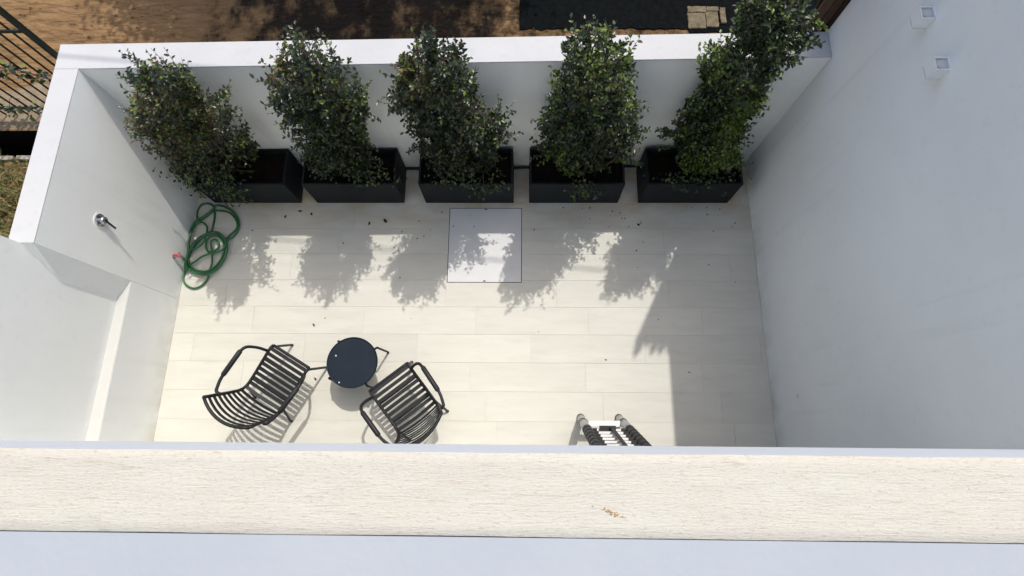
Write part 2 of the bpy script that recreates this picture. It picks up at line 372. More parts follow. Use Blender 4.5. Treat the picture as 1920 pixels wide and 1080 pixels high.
# ------------------------------------------------------------------ patio paving
floor = MB().add([(XL(Y_FAC), Y_FAC, 0.0125), (XR(Y_FAC), Y_FAC, 0.0125), (XR(3), YF(2.5), 0.0125), (XL(3), YF(-3.7), 0.0125)], [(0, 1, 2, 3)]).build('patio_floor', GROUT)
tag(floor, kind='structure')
HX0, HX1, HY0, HY1 = -0.840, -0.018, 1.577, 2.456
OFF = {0: 2.0, 1: 1.87, 2: 0.079, 3: 0.703, 4: 1.567, 5: 2.25, 6: 1.554, 7: 1.714, 8: 1.1, 9: 0.5}
OFFk = {2.205: 1.714, 1.905: 1.554, 1.605: 2.25, 1.305: 1.567, 1.005: 1.903, 0.705: 0.079, 0.405: 1.86, 0.105: 2.03}
rows = []; y = 2.205
while y < 3.1: rows.append(y); y += .3
y = 1.905
while y > -0.7: rows.append(y); y -= .3
TG = 0.0011
def tile(x0, x1, y0, y1):
    x0 += TG; x1 -= TG; y0 += TG; y1 -= TG
    # clip to the walls (whole tile edges cut straight along the slightly skewed walls)
    l0, l1 = XL(y0) + .004, XL(y1) + .004; r0, r1 = XR(y0) - .004, XR(y1) - .004
    a0, a1 = max(x0, l0), max(x0, l1); b0, b1 = min(x1, r0), min(x1, r1)
    if b0 - a0 < .01: return
    c0, c1 = min(y1, YF(a1) - .004), min(y1, YF(b1) - .004)
    if c0 - y0 < .01: return
    rects = [(a0, b0, y0, b1, c1, a1, c0)]
    P = [(a0, y0), (b0, y0), (b1, c1), (a1, c0)]
    dz = random.uniform(-.0006, .0006)
    mb = MB()
    hx0, hx1, hy0, hy1 = HX0, HX1, HY0, HY1
    if a0 < hx1 and b0 > hx0 and y0 < hy1 and y1 > hy0:      # cut out the hatch opening
        if y0 < hy0: mb.box(a0, b0, y0, hy0, 0.006, 0.016 + dz)
        if y1 > hy1: mb.box(a0, b0, hy1, y1, 0.006, 0.016 + dz)
        ya, yb = max(y0, hy0), min(y1, hy1)
        if a0 < hx0: mb.box(a0, hx0, ya, yb, 0.006, 0.016 + dz)
        if b0 > hx1: mb.box(hx1, b0, ya, yb, 0.006, 0.016 + dz)
        if not mb.v: return
    else: mb.prism(P, 0.006, 0.016 + dz)
    mb.build('floor_tile', TILE, floor)
for y in rows:
    x = OFFk.get(round(y, 3), random.uniform(0, 1.2)); 
    while x > -3.9: x -= 1.207
    while x < 2.6:
        tile(x, x + 1.207, max(y, Y_FAC + .002), y + .3); x += 1.207
ZF = 0.016
# access hatch
hat = empty('access_hatch', (0, 0, 0)); tag(hat, 'square pale tiled access hatch set flush in the patio paving', 'hatch')
fr = MB()
for (a, b, c, d) in ((HX0, HX1, HY0, HY0 + .003), (HX0, HX1, HY1 - .003, HY1), (HX0, HX0 + .003, HY0 + .003, HY1 - .003), (HX1 - .003, HX1, HY0 + .003, HY1 - .003)):
    fr.box(a, b, c, d, .005, ZF - .001)
fr.build('hatch_frame', DARKGAP, hat)
MB().box(HX0 + .003, HX1 - .003, HY0 + .003, HY1 - .003, .0045, .0136).build('hatch_recess', DARKGAP, hat)
lid = MB().box(HX0 + .008, HX1 - .008, HY0 + .008, HY1 - .008, .0138, ZF + .001).build('hatch_lid', HATCH, hat)
for yy in (HY0 + .02, HY1 - .02):
    MB().box(HX0 + .40, HX0 + .425, yy - .006, yy + .006, ZF + .001, ZF + .004).build('lifting_key', BLKPL, lid)

# ------------------------------------------------------------------ garden walls
fx0, fx1 = XL(2.93) - .207, XR(3.0) - .003
fw = MB().prism([(fx0, YF(fx0)), (fx1, YF(fx1)), (fx1, YF(fx1) + .244), (fx0, YF(fx0) + .244)], -0.2, H_WALL - .012)
far = empty('garden_wall', (0, 3, 0)); tag(far, 'long low white garden wall behind the row of black planters', 'wall')
fw.v = [(a, b - 3, c) for a, b, c in fw.v]; fw.build('wall_body', WALL, far)
c = MB().prism([(fx0, YF(fx0) - 3), (fx1, YF(fx1) - 3), (fx1, YF(fx1) + .244 - 3), (fx0, YF(fx0) + .244 - 3)], H_WALL - .012, H_WALL)
c.build('wall_top', WALL_SUN, far, bevel=0.004)
lw = empty('garden_wall', (0, 0, 0)); tag(lw, 'short white left garden wall carrying the shower mixer above the green hose', 'wall')
ye = 1.380
yl = YF(-3.76)
P = [(XL(ye), ye), (XL(yl), yl - .0005), (fx0, YF(fx0) - .0005), (XL(ye) - .207, ye)]
MB().prism(P, -0.2, H_WALL - .012).build('wall_body', WALL, lw)
MB().prism(P, H_WALL - .012, H_WALL).build('wall_top', WALL_SUN, lw, bevel=0.004)
def WX(y): return -3.914 + .028 * y
zl = 0.776
# splayed end of the wall against the house wing
P1 = (XL(ye), ye - .001, H_WALL - .001); P5 = (WX(ye), ye - .001, H_WALL - .001); P4 = (WX(1.194) + .0, 1.194, 1.435); P3 = (WX(1.212), 1.212, zl); P2 = (XL(ye), ye - .001, zl); B0 = (WX(ye), ye - .001, zl)
MB().add([P1, P5, P4, P3, P2, B0], [(0, 1, 2), (0, 2, 3), (0, 3, 4), (4, 3, 5), (1, 5, 3, 2), (0, 4, 5, 1)]).build('splayed_end', WALL, lw)
# house wing on the left with its low ledge
wing = empty('house_wing', (-4.4, -1, 0)); tag(wing, 'white rendered house wing with a low ledge, left of the two slatted chairs', 'building')
w = MB().prism([(WX(-4), -4), (WX(ye), ye - .002), (-6.2, ye - .002), (-6.2, -4)], zl, H_TOP); w.v = [(a + 4.4, b + 1, z) for a, b, z in w.v]; w.build('wing_wall', WALL, wing)
w = MB().prism([(XL(Y_FAC), Y_FAC), (XL(ye), ye - .002), (-6.2, ye - .002), (-6.2, Y_FAC)], -.2, zl - .0); w.v = [(a + 4.4, b + 1, z - .002) for a, b, z in w.v]; w.build('ledge', WALL, wing, bevel=.003)
w = MB().prism([(XL(Y_FAC) - .002, Y_FAC + .002), (XL(ye) - .002, ye - .004), (WX(ye) + .001, ye - .004), (WX(Y_FAC) + .001, Y_FAC + .002)], zl - .002, zl + .002); w.v = [(a + 4.4, b + 1, z) for a, b, z in w.v]; w.build('ledge_top', LEDGE_SUN, wing)

# ------------------------------------------------------------------ house on the right, roof, parapet
hr = empty('neighbour_house', (4.5, 0, 0)); tag(hr, 'tall blank white house wall on the right with two cube lamps', 'building')
yb = 3.262
w = MB().prism([(XR(-5) - 4.5, -5), (4, -5), (4, yb), (XR(yb) - 4.5, yb)], -.2, H_TOP); w.build('house_wall', WALL, hr)
blk = MB().lathe([(.021, 0), (.021, -.004), (.017, -.006)], (XR(.35) - 4.5, .349, .569), 20, 'x'); blk.build('blanking_cap', GREYC, hr)
own = empty('house', (0, -3, 0)); tag(own, 'white house below the camera with a brushed plaster roof parapet in front', 'building')
def off(mb, d): mb.v = [(a - d[0], b - d[1], z - d[2]) for a, b, z in mb.v]; return mb
O = (0, -3, 0)
x0, x1 = WX(-.2) + .003, XR(-.2) - .003
pb = MB().box(x0, x1, -.205, -.043, 3.80, H_TOP - .0065); off(pb, O).build('parapet_wall', TERR, own)
# parapet top as a finely uneven plaster slab
nx, ny = 260, 14
vs = []; X0, X1v = x0, x1
for j in range(ny + 1):
    for i in range(nx + 1):
        x = x0 + (x1 - x0) * i / nx; t = j / ny; yy = -.2055 + .163 * t
        e = min(t, 1 - t); z = H_TOP - .006 + .006 * min(1, (e * ny / 1.0)) ** .5 if e * ny < 1 else H_TOP
        if 0 < j < ny:
            z += .0012 * noise.noise((x * 6, yy * 40, 0)); yy += .0015 * noise.noise((x * 5, j * 7, 2))
        else: yy += .002 * noise.noise((x * 3.1, j, 8))
        vs.append((x, yy + 3, z))
pt = MB().add(vs, [(j * (nx + 1) + i, j * (nx + 1) + i + 1, (j + 1) * (nx + 1) + i + 1, (j + 1) * (nx + 1) + i) for j in range(ny) for i in range(nx)])
pt.build('parapet_top', PLASTER, own, smooth=True)
q = MB().box(x0, x1, -.80, -.2075, 4.40, H_TOP - .0055); off(q, O).build('inner_coping', COPE, own)
r = MB().box(x0, x1, -7, -.802, 3.70, 3.90); tag(r.build('roof_terrace', TERR), kind='structure')
r = MB().box(x0, x1, -.80, -.045, 3.70, 3.799); off(r, O).build('roof_slab', TERR, own)
# facade below the roof: wall with two glazed sliding doors
f = MB()
doors = [(-3.1, -1.2), (0.55, 2.35)]
xs = [x0 + .0] + [q for d in doors for q in d] + [x1]
for k in range(0, len(xs), 2): f.box(xs[k], xs[k + 1], Y_FAC - .25, Y_FAC, 0, 3.70)
for a, b in doors: f.box(a, b, Y_FAC - .25, Y_FAC, 2.35, 3.70)
off(f, O).build('facade_wall', WALL, own)
for a, b in doors:
    d = empty('sliding_door'); d.parent = own
    q = MB().box(a, b, Y_FAC - .16, Y_FAC - .09, 0.004, .06).box(a, b, Y_FAC - .16, Y_FAC - .09, 2.29, 2.35)
    for u in (a, (a + b) / 2 - .03, b - .06): q.box(u, u + .06, Y_FAC - .16, Y_FAC - .09, .06, 2.29)
    off(q, O).build('door_frame', FRAMEM, d)
    mid = (a + b) / 2
    for u, v in ((a + .06, mid - .03), (mid + .03, b - .06)): off(MB().box(u, v, Y_FAC - .13, Y_FAC - .12, .06, 2.29), O).build('pane', GLASS, d)
# small yellow-brown chip of plaster on the parapet
ch = MB()
for i in range(34):
    x = .185 + random.gauss(0, .011); y = -.158 - (x - .185) * .35 + random.gauss(0, .0028); rr = random.uniform(.0012, .0036)
    a = random.uniform(0, 6.28); ch.add([(x + rr * math.cos(a + k * 1.57), y + .6 * rr * math.sin(a + k * 1.57), H_TOP + .0005) for k in range(4)] + [(x, y, H_TOP + .0005 + rr * .6)], [(0, 1, 4), (1, 2, 4), (2, 3, 4), (3, 0, 4)])
CHIP = mat('ochre_crumb', (0.36, 0.26, 0.13), .9, island=.35)
tag(ch.build('plaster_crumbs', CHIP), 'small ochre pile of plaster crumbs on the brushed parapet top', 'crumbs')

# brown timber picket screen at the far end of the right house
sc = empty('picket_screen', (2.4, 3.3, 0)); tag(sc, 'tall brown timber picket screen at the far end of the right white house', 'screen')
for k in range(13):
    x = -.035 + k * .083; w = .066 if k else .075; t = 5.60 + (0.10 if k == 0 else random.uniform(-.16, .08)); sh = random.uniform(.12, .24)
    p = MB().add([(x, 0, 0), (x + w, 0, 0), (x + w, .022, 0), (x, .022, 0), (x, 0, t - sh), (x + w, 0, t - sh), (x + w, .022, t - sh), (x, .022, t - sh), (x + w * .5, 0, t), (x + w * .5, .022, t)],
                 [(3, 2, 1, 0), (0, 1, 5, 8, 4), (2, 3, 7, 9, 6), (1, 2, 6, 5), (3, 0, 4, 7), (5, 6, 9, 8), (7, 4, 8, 9)])
    p.build('picket', WOOD, sc)
MB().box(-.03, 1.06, .0625, .075, 0, 5.46).build('backing_board', WOOD, sc)
for z in (.5, 2.4, 4.4): MB().box(-.03, 1.06, .024, .06, z, z + .09).build('rail', WOOD, sc)

# ------------------------------------------------------------------ wall lamps (cube up-and-down sconces)
def lamp(y, zt, label):
    o = empty('wall_lamp', (XR(y) - .0005, y, zt)); tag(o, label, 'wall lamp', 'white cube lamps on the right wall')
    q = .088
    b = MB().box(-q, 0, -q / 2, q / 2, -.088, -.022).box(-q, 0, -q / 2, q / 2, -.107, -.092).box(-q + .006, -.001, -q / 2 + .006, q / 2 - .006, -.092, -.088)
    for (a, c, d, e) in ((-q, 0, -q / 2, -q / 2 + .006), (-q, 0, q / 2 - .006, q / 2), (-q, -q + .006, -q / 2 + .006, q / 2 - .006), (-.006, 0, -q / 2 + .006, q / 2 - .006)): b.box(a, c, d, e, -.022, 0)
    b.build('lamp_body', LAMPW, o)
    MB().box(-q + .006, -.006, -q / 2 + .006, q / 2 - .006, -.0219, -.014).build('recess_floor', LENS, o)
    MB().lathe([(.030, -.014), (.030, -.008), (.022, -.005)], (-q / 2, 0, 0), 20).build('lens', LENS, o, smooth=False)
    MB().box(-q + .002, -.0012, -q / 2 + .002, q / 2 - .002, -.0915, -.0885).build('seam', DARKGAP, o)
    return o
lamp(2.150, 2.925, 'white cube wall lamp on the right wall, lower of the two in the picture')
lamp(2.530, 2.905, 'white cube wall lamp on the right wall, nearer the top edge of the picture')

# ------------------------------------------------------------------ planters and their shrubs
def planter(x0, label):
    o = empty('planter', (x0 + .5, 2.727, ZF)); tag(o, label, 'planter', 'black rectangular planters along the far wall')
    a, b, h, t = .5, .211, .485, .022
    s = MB()
    s.box(-a, a, -b, -b + t, 0, h).box(-a, a, b - t, b, 0, h).box(-a, -a + t, -b + t, b - t, 0, h).box(a - t, a, -b + t, b - t, 0, h)
    s.build('planter_box', PLANT_BLACK, o, bevel=.004)
    n = 14; v = []
    for j in range(9):
        for i in range(n + 1):
            x = -a + t + (2 * a - 2 * t) * i / n; y = -b + t + (2 * b - 2 * t) * j / 8; v.append((x, y, h - .075 + .022 * noise.noise((x * 7 + x0, y * 7, 1))))
    MB().add(v, [(j * (n + 1) + i, j * (n + 1) + i + 1, (j + 1) * (n + 1) + i + 1, (j + 1) * (n + 1) + i) for j in range(8) for i in range(n)]).build('soil', SOIL, o)
    return o
PXS = [-3.54, -2.357, -1.113, 0.062, 1.290]
PL = ['black planter in the left corner beside the green hose', 'black planter second from the left wall', 'black planter just left of the hatch corner, middle of the five',
      'black planter right of the hatch, second from the right wall', 'black planter standing next to the blank right house wall']
for x, l in zip(PXS, PL): planter(x, l)
pp = MB().tube([(-3.6, 2.925, .032), (-2, 2.935, .03), (0, 2.95, .032), (1.5, 2.97, .03), (2.4, 2.985, .032)], .015, 8)
tag(pp.build('irrigation_pipe', BLKPL, smooth=True), 'black irrigation pipe along the wall base behind the planters', 'pipe')

def inpoly(P, x, y):
    c = False; n = len(P)
    for i in range(n):
        x1, y1 = P[i]; x2, y2 = P[i - 1]
        if (y1 > y) != (y2 > y) and x < (x2 - x1) * (y - y1) / (y2 - y1) + x1: c = not c
    return c
def edged(P, x, y):
    d = 9
    for i in range(len(P)):
        a = Vector(P[i]); b = Vector(P[i - 1]); ab = b - a; q = Vector((x, y)); t = max(0, min(1, (q - a).dot(ab) / max(ab.dot(ab), 1e-9))); d = min(d, (q - a - ab * t).length)
    return d
def leaf(mb, p, d, up, L, Wd, mi):
    d = d.normalized(); s = d.cross(up)
    if s.length < 1e-4: s = d.orthogonal()
    s.normalize(); n = s.cross(d)
    c = lambda t, w, h: p + d * (L * t) + s * (Wd * w) + n * (L * h)
    dr = -random.uniform(.02, .16); k = random.uniform(.03, .10)
    mb.add([c(0, 0, 0), c(.32, -.46, k), c(.32, 0, 0), c(.32, .46, k), c(.70, -.38, k + dr * .5), c(.70, 0, dr * .5), c(.70, .38, k + dr * .5), c(1, 0, dr)],
           [(0, 2, 1), (0, 3, 2), (1, 2, 5, 4), (2, 3, 6, 5), (4, 5, 7), (5, 6, 7)], mi)
def shrub(poly, bx, y0, k, label, ntw, mix, dryc=None, droop=(), lean_stems=5, lsize=1.0):
    """poly: silhouette in (x,z) on a plane that leans towards the patio; the crown has real depth round it."""
    o = empty('shrub', (bx, 2.727, .43)); tag(o, label, 'shrub', 'leafy shrubs growing in the black planters')
    org = Vector((bx, 2.727, .43))
    st = MB(); fo = MB()
    zs = [p[1] for p in poly]; z0, z1 = min(zs), max(zs); xs = [p[0] for p in poly]; x0, x1 = min(xs), max(xs)
    cen = []
    for z in np.linspace(max(z0, .5), z1 - .1, 7):
        row = [x for x in np.linspace(x0, x1, 60) if inpoly(poly, x, z)]
        if row: cen.append((z, min(row), max(row)))
    stems = []
    for i in range(lean_stems):
        u = (i + .5) / lean_stems; pts = [Vector((bx + (u - .5) * .5, 2.727 + random.uniform(-.07, .07), .40))]
        for z, a, b in cen:
            pts.append(Vector((a + (b - a) * (.12 + .76 * u) + random.uniform(-.05, .05), y0 + k * (z - .45) + random.uniform(-.08, .08), z)))
        pts = bez(pts, 4); stems.append(pts); nn = len(pts)
        st.tube([p - org for p in pts], [.013 * (1 - .75 * j / nn) for j in range(nn)], 6)
    allp = [p for s in stems for p in s]; ap = np.array([tuple(p) for p in allp])
    cnt = 0; tries = 0
    while cnt < ntw and tries < ntw * 40:
        tries += 1
        x = random.uniform(x0, x1); z = random.uniform(max(z0, .42), z1)
        if not inpoly(poly, x, z): continue
        # patchy density so gaps and clumps form
        e = edged(poly, x, z); y = y0 + k * (z - .45); dn = noise.noise((x * 4.6 + bx, z * 4.6, 3.3)) + .5 * noise.noise((x * 9 + bx, z * 9, 1.1))
        if dn < (-.40 if dryc is None else -.08) and random.random() < .86: continue
        if e < .04 or (e < .20 and noise.noise((x * 6.5 + 3 * bx, z * 6.5, 8.1)) > .04 and random.random() < .92): continue
        dep = .06 + .45 * min(e, .34); y = y0 + k * (z - .45) + random.uniform(-1, 1) * dep
        y = min(y, YF(x) - .03 if z < H_WALL + .02 else 9)
        p = Vector((x, y, z)); cnt += 1
        # attach twig to a stem point that lies somewhat lower
        dd = np.sum((ap - np.array((x, y, z - .12))) ** 2, 1); q = Vector(ap[int(np.argmin(dd))])
        dirn = (p - q); dirn = dirn.normalized() if dirn.length > 1e-4 else Vector((0, 0, 1))
        dirn = (dirn + Vector((random.uniform(-.6, .6), random.uniform(-.6, .3), random.uniform(-.1, .9)))).normalized()
        Lt = random.uniform(.10, .22); midp = q.lerp(p, .6) + Vector((0, 0, -.02))
        end = p + dirn * Lt
        if not inpoly(poly, end.x, end.z) and random.random() < .8: end = p + (end - p) * .15; end.z = min(end.z, p.z + .01)
        if end.y > YF(end.x) - .02 and end.z < H_WALL + .03: end.y = YF(end.x) - .02
        path = bez([q, midp, p, end], 3)
        st.tube([v - org for v in path], [.0040 * (1 - .7 * j / len(path)) for j in range(len(path))], 4, cap=False)
        nl = random.randint(9, 14)
        dry = dryc and math.hypot(x - dryc[0], (z - dryc[1])) < dryc[2] and random.random() < .6
        light = noise.noise((x * 3 + 7, z * 3, bx)) > .10
        for i in range(nl):
            t = (i + random.random() * .6) / nl; base = midp.lerp(p, t / .45) if t < .45 else p.lerp(end, (t - .45) / .55)
            a = i * 2.4 + random.uniform(-.5, .5); sd = dirn.orthogonal().normalized(); sd = Matrix.Rotation(a, 3, dirn) @ sd
            ld = (sd + dirn * random.uniform(.2, .9) + Vector((0, -.15, .1))).normalized()
            up = Vector((random.uniform(-.5, .5), random.uniform(-.7, .4), 1)).normalized()
            L = random.uniform(.027, .047) * lsize
            r = random.random()
            if dry: mi = 2 if r < .7 else 1
            else:
                a1 = mix[0] * (2.0 if light else .35); mi = 1 if r < a1 else (2 if r < a1 + mix[1] else (3 if r < a1 + mix[1] + mix[2] else 0))
            leaf(fo, base - org, ld, up, L, L * random.uniform(.50, .66), mi)
    for (dx, dy, dz, sx_, sz_, nn_) in droop:      # foliage hanging over the planter rim
        for i in range(nn_):
            p = Vector((dx + random.gauss(0, sx_), dy + random.gauss(0, .05), dz + random.gauss(0, sz_))); d = Vector((random.uniform(-1, 1), random.uniform(-1, .2), random.uniform(-.7, .5)))
            L = random.uniform(.028, .046); leaf(fo, p - org, d, Vector((random.uniform(-.5, .5), random.uniform(-.7, .2), 1)).normalized(), L, L * .6, random.choice((0, 0, 3, 3, 1)))
        st.tube([v - org for v in bez([Vector((dx + .05, 2.7, .5)), Vector((dx, dy + .08, dz + .1)), Vector((dx, dy, dz - .05))], 4)], .004, 5)
    for i in range(22):      # thin sprigs that break the outline
        j = random.randrange(len(poly)); u = random.random(); e = Vector(poly[j]).lerp(Vector(poly[j - 1]), u)
        cx, cz = (x0 + x1) / 2, (z0 + z1) / 2
        if e.y < .7: continue
        ctr = Vector((e.x * .75 + cx * .25, e.y - .12)); p = Vector((ctr.x, y0 + k * (ctr.y - .45) + random.uniform(-.12, .10), ctr.y))
        ov = Vector((e.x - cx, 0, (e.y - cz) * .8 + .25)).normalized() + Vector((random.uniform(-.4, .4), random.uniform(-.5, .1), random.uniform(-.1, .5)))
        Lt = random.uniform(.13, .24); end = p + ov.normalized() * Lt
        for w in (p, end):
            if w.z < H_WALL + .03: w.y = min(w.y, YF(w.x) - .03)
        mid = p.lerp(end, .5) + Vector((0, 0, .015)); path = bez([p, mid, end], 4); st.tube([v - org for v in path], .002, 4, cap=False)
        dirn = (end - p).normalized(); nl = random.randint(9, 15)
        for q in range(nl):
            base = p.lerp(end, (q + .6) / nl); sd = Matrix.Rotation(q * 2.4, 3, dirn) @ dirn.orthogonal().normalized()
            L = random.uniform(.026, .044); leaf(fo, base - org, sd + dirn * .6, Vector((random.uniform(-.5, .5), random.uniform(-.7, .3), 1)).normalized(), L, L * .58, random.choice((0, 0, 1 if mix[0] > .2 else 3, 3)))
    b = st.build('branches', BARK, o, smooth=True)
    f = fo.build('foliage', [LEAFG, LEAFL, LEAFD, LEAFK], o, smooth=False); f['kind'] = 'stuff'
    return o
CAMP = Vector((0, 0, 5.8))
def unproj(px, y0, k):
    """photo pixel -> point on the plane y = y0 + k (z-.45); used only to measure the shrub outlines once"""
    d = CAM_D + CAM_R * ((px[0] - 960) / 1029.255) - CAM_U * ((px[1] - 540) / 1029.255)
    t = (y0 + k * (5.8 - .45)) / (d.y - k * d.z); p = CAMP + d * t; return (p.x, p.z)
OUT = {1: [(275, 118), (345, 138), (395, 178), (428, 180), (448, 235), (485, 280), (480, 320), (440, 355), (410, 372), (370, 345), (335, 315), (290, 268), (232, 215), (240, 185), (232, 155), (255, 130)],
       2: [(560, 58), (582, 95), (622, 100), (655, 118), (688, 165), (700, 210), (695, 260), (712, 300), (690, 330), (620, 340), (585, 325), (560, 285), (540, 245), (505, 190), (497, 150), (503, 100), (535, 85)],
       3: [(798, 65), (828, 92), (875, 92), (882, 125), (900, 165), (915, 205), (965, 205), (968, 230), (928, 258), (938, 305), (905, 350), (850, 340), (805, 325), (780, 270), (765, 235), (728, 190), (725, 140), (748, 108)],
       4: [(1120, 30), (1140, 60), (1178, 88), (1205, 125), (1190, 160), (1200, 200), (1205, 262), (1178, 288), (1140, 315), (1100, 345), (1040, 330), (1002, 288), (1008, 250), (1018, 200), (1038, 130), (1048, 70), (1090, 62)],
       5: [(1395, -30), (1460, -40), (1550, 0), (1545, 50), (1480, 108), (1445, 150), (1436, 190), (1408, 225), (1395, 270), (1380, 315), (1310, 338), (1262, 325), (1275, 285), (1238, 245), (1243, 228), (1290, 195), (1300, 150), (1312, 104), (1335, 84), (1370, 88), (1372, 40)]}
DROOP = [[(-3.28, 2.52, .62, .16, .12, 420), (-3.12, 2.42, .46, .09, .07, 170)], [(-1.62, 2.58, .56, .16, .05, 160)], [(-.42, 2.50, .50, .11, .06, 130), (-.75, 2.56, .55, .12, .05, 90)], [(.62, 2.48, .48, .09, .06, 130)], [(1.75, 2.55, .52, .18, .05, 170)]]
BX = [-3.05, -1.86, -.62, .56, 1.80]
SH = [('yellowing olive-brown shrub leaning to the left corner above the hose', 780, (.14, .07, .28), (-3.05, 1.85, .50), -.13),
      ('dense dark green shrub with a dry tuft at its upper left, second from left', 800, (.15, .02, .38), (-1.98, 2.3, .20), -.075),
      ('dark greyish green shrub with one sprig reaching right, in the middle planter', 800, (.09, .03, .45), (-.98, 2.2, .28), -.075),
      ('upright mid green shrub with a bright tip, right of the hatch', 780, (.28, .01, .28), (.55, 2.1, .14), -.06),
      ('tallest bright green shrub leaning right over the wall towards the house', 1150, (.58, .004, .14), None, .03)]
for i in range(5):
    lab, ntw, mix, dry, k = SH[i]
    poly = [unproj(q, 2.745, k) for q in OUT[i + 1]]
    poly = [(x, max(z, .40)) for x, z in poly]
    shrub(poly, BX[i], 2.745, k, lab, ntw, mix, dry, DROOP[i])

# ------------------------------------------------------------------ slatted lounge chairs
def chair_proto():
    o = empty('lounge_chair')
    # side profile (y forward, z up), front edge first
    prof = bez([(0, .262, .385), (0, .25, .408), (0, .20, .41), (0, .05, .385), (0, -.10, .362), (0, -.19, .362), (0, -.245, .395), (0, -.28, .48), (0, -.322, .63), (0, -.366, .79), (0, -.384, .86)], 10)
    s = [0.0]
    for a, b in zip(prof, prof[1:]): s.append(s[-1] + (b - a).length)
    tot = s[-1]
    def at(q):
        q = max(0, min(tot, q)); i = 0
        while i < len(s) - 2 and s[i + 1] < q: i += 1
        t = (q - s[i]) / max(s[i + 1] - s[i], 1e-9); p = prof[i].lerp(prof[i + 1], t); return p, (prof[i + 1] - prof[i]).normalized()
    sb = next(s[i] for i, p in enumerate(prof) if p.y < -.19)
    def width(q): return .222 + (.035 * max(0, (q - sb) / (tot - sb)) if q > sb else 0)
    def bow(q): 
        t = max(0, (q - sb + .06) / (tot - sb + .06)); return .085 * min(1, t) ** 1.0
    def cross(q, n=11, w=None):
        p, t = at(q); w = w or width(q); nrm = Vector((0, -1, 0)); b = bow(q)
        return [Vector((w * u, p.y, p.z)) + nrm * (b * (1 - u * u)) + Vector((0, 0, 0)) for u in np.linspace(-1, 1, n)], t
    # side rails, front rail, top rail
    for sx in (-1, 1):
        MB().tube([Vector((sx * width(q), at(q)[0].y, at(q)[0].z)) for q in np.linspace(0.01, tot, 34)], .0155, 8).build('side_rail', CHAIRM, o, smooth=True)
    MB().tube(cross(0.006)[0], .0155, 8).build('front_rail', CHAIRM, o, smooth=True)
    MB().tube(cross(tot)[0], .0155, 8).build('top_rail', CHAIRM, o, smooth=True)
    qs = list(np.linspace(.052, sb + .01, 9)) + list(np.linspace(sb + .066, tot - .058, 8))
    for q in qs:
        P, t = cross(q, 9, width(q) - .004); nn = Vector((0, -t.z, t.y)); hw, th = .0178 if q < sb + .03 else .0165, .003
        v = []
        for p in P: v += [p + t * hw + nn * th, p - t * hw + nn * th, p - t * hw - nn * th, p + t * hw - nn * th]
        f = [(i * 4 + j, i * 4 + (j + 1) % 4, (i + 1) * 4 + (j + 1) % 4, (i + 1) * 4 + j) for i in range(len(P) - 1) for j in range(4)] + [(3, 2, 1, 0), tuple(4 * (len(P) - 1) + j for j in range(4))]
        MB().add(v, f).build('slat', CHAIRM, o)
    for sx in (-1, 1):
        fl = rounded([(sx * .222, .20, .405), (sx * .222, .245, .39), (sx * .232, .325, ZF + .012)], .03)
        MB().tube(fl, .0125, 8).build('leg', CHAIRM, o, smooth=True)
        rl = rounded([(sx * .222, -.15, .358), (sx * .224, -.20, .345), (sx * .236, -.315, ZF + .012)], .03)
        MB().tube(rl, .0125, 8).build('leg', CHAIRM, o, smooth=True)
        ap = rounded([(sx * .225, .19, .405), (sx * .28, .18, .52), (sx * .340, .135, .648), (sx * .330, -.22, .668), (sx * .29, -.335, .672), (sx * .234, -.330, .655)], .07, 7)
        arm = MB().tube(ap, .0150, 8).build('armrest', CHAIRM, o, smooth=True)
        pd = MB().tube([(sx * .339, .090, .651), (sx * .3385, .075, .652), (sx * .331, -.17, .666), (sx * .3305, -.185, .667)], [.018, .024, .024, .018], 10)
        pd.build('arm_pad', CHAIRM, arm, smooth=True)
    for y, z in ((.10, .375), (-.12, .346)):
        MB().tube([(-.222, y, z), (.222, y, z)], .009, 8).build('cross_bar', CHAIRM, o, smooth=True)
    for px, py in ((-.232, .325), (.232, .325), (-.236, -.315), (.236, -.315)):
        MB().lathe([(.014, 0), (.014, .014), (.010, .02)], (px, py, 0), 10).build('foot_glide', BLKPL, o)
    return o
c1 = chair_proto()
c1.location = (-2.43, .48, ZF); c1.rotation_euler.z = math.atan2(-.506, .863)
tag(c1, 'black slatted metal armchair with its back to the left wall', 'chair', 'black slatted armchairs on the patio')
c2 = copy_tree(c1); c2.location = (-1.155, .306, ZF); c2.rotation_euler.z = math.atan2(.614, .789)
tag(c2, 'black slatted metal armchair on the right side of the round table', 'chair', 'black slatted armchairs on the patio')
# ------------------------------------------------------------------ round side table
t = empty('side_table', (-1.670, .645, ZF)); tag(t, 'small round navy-black metal table between the two armchairs', 'table')
MB().lathe([(.235, .425), (.247, .430), (.250, .438), (.250, .450), (.246, .4535), (.240, .4515), (.236, .447)], n=56).build('tabletop', TABLEM, t, smooth=False)
for a, rr in ((34, .286), (-55, .27), (128, .288), (214, .288)):
    q = math.radians(a); c, sn = math.cos(q), math.sin(q)
    MB().tube(rounded([(c * .15, sn * .15, .414), (c * .272, sn * .272, .414), (c * (rr + .005), sn * (rr + .005), .012)], .016), .0115, 8).build('leg', TABLEM, t, smooth=True)
    MB().lathe([(.013, 0), (.013, .012), (.01, .016)], (c * rr, sn * rr, 0), 10).build('foot_glide', BLKPL, t)
for (x, y) in ((-.165, .065), (-.11, -.195)):
    MB().lathe([(.008, .447), (.008, .4485), (.005, .449)], (x, y, 0), 14).build('table_glint', ALU, t)  # bright discs stand in for glints on the tabletop

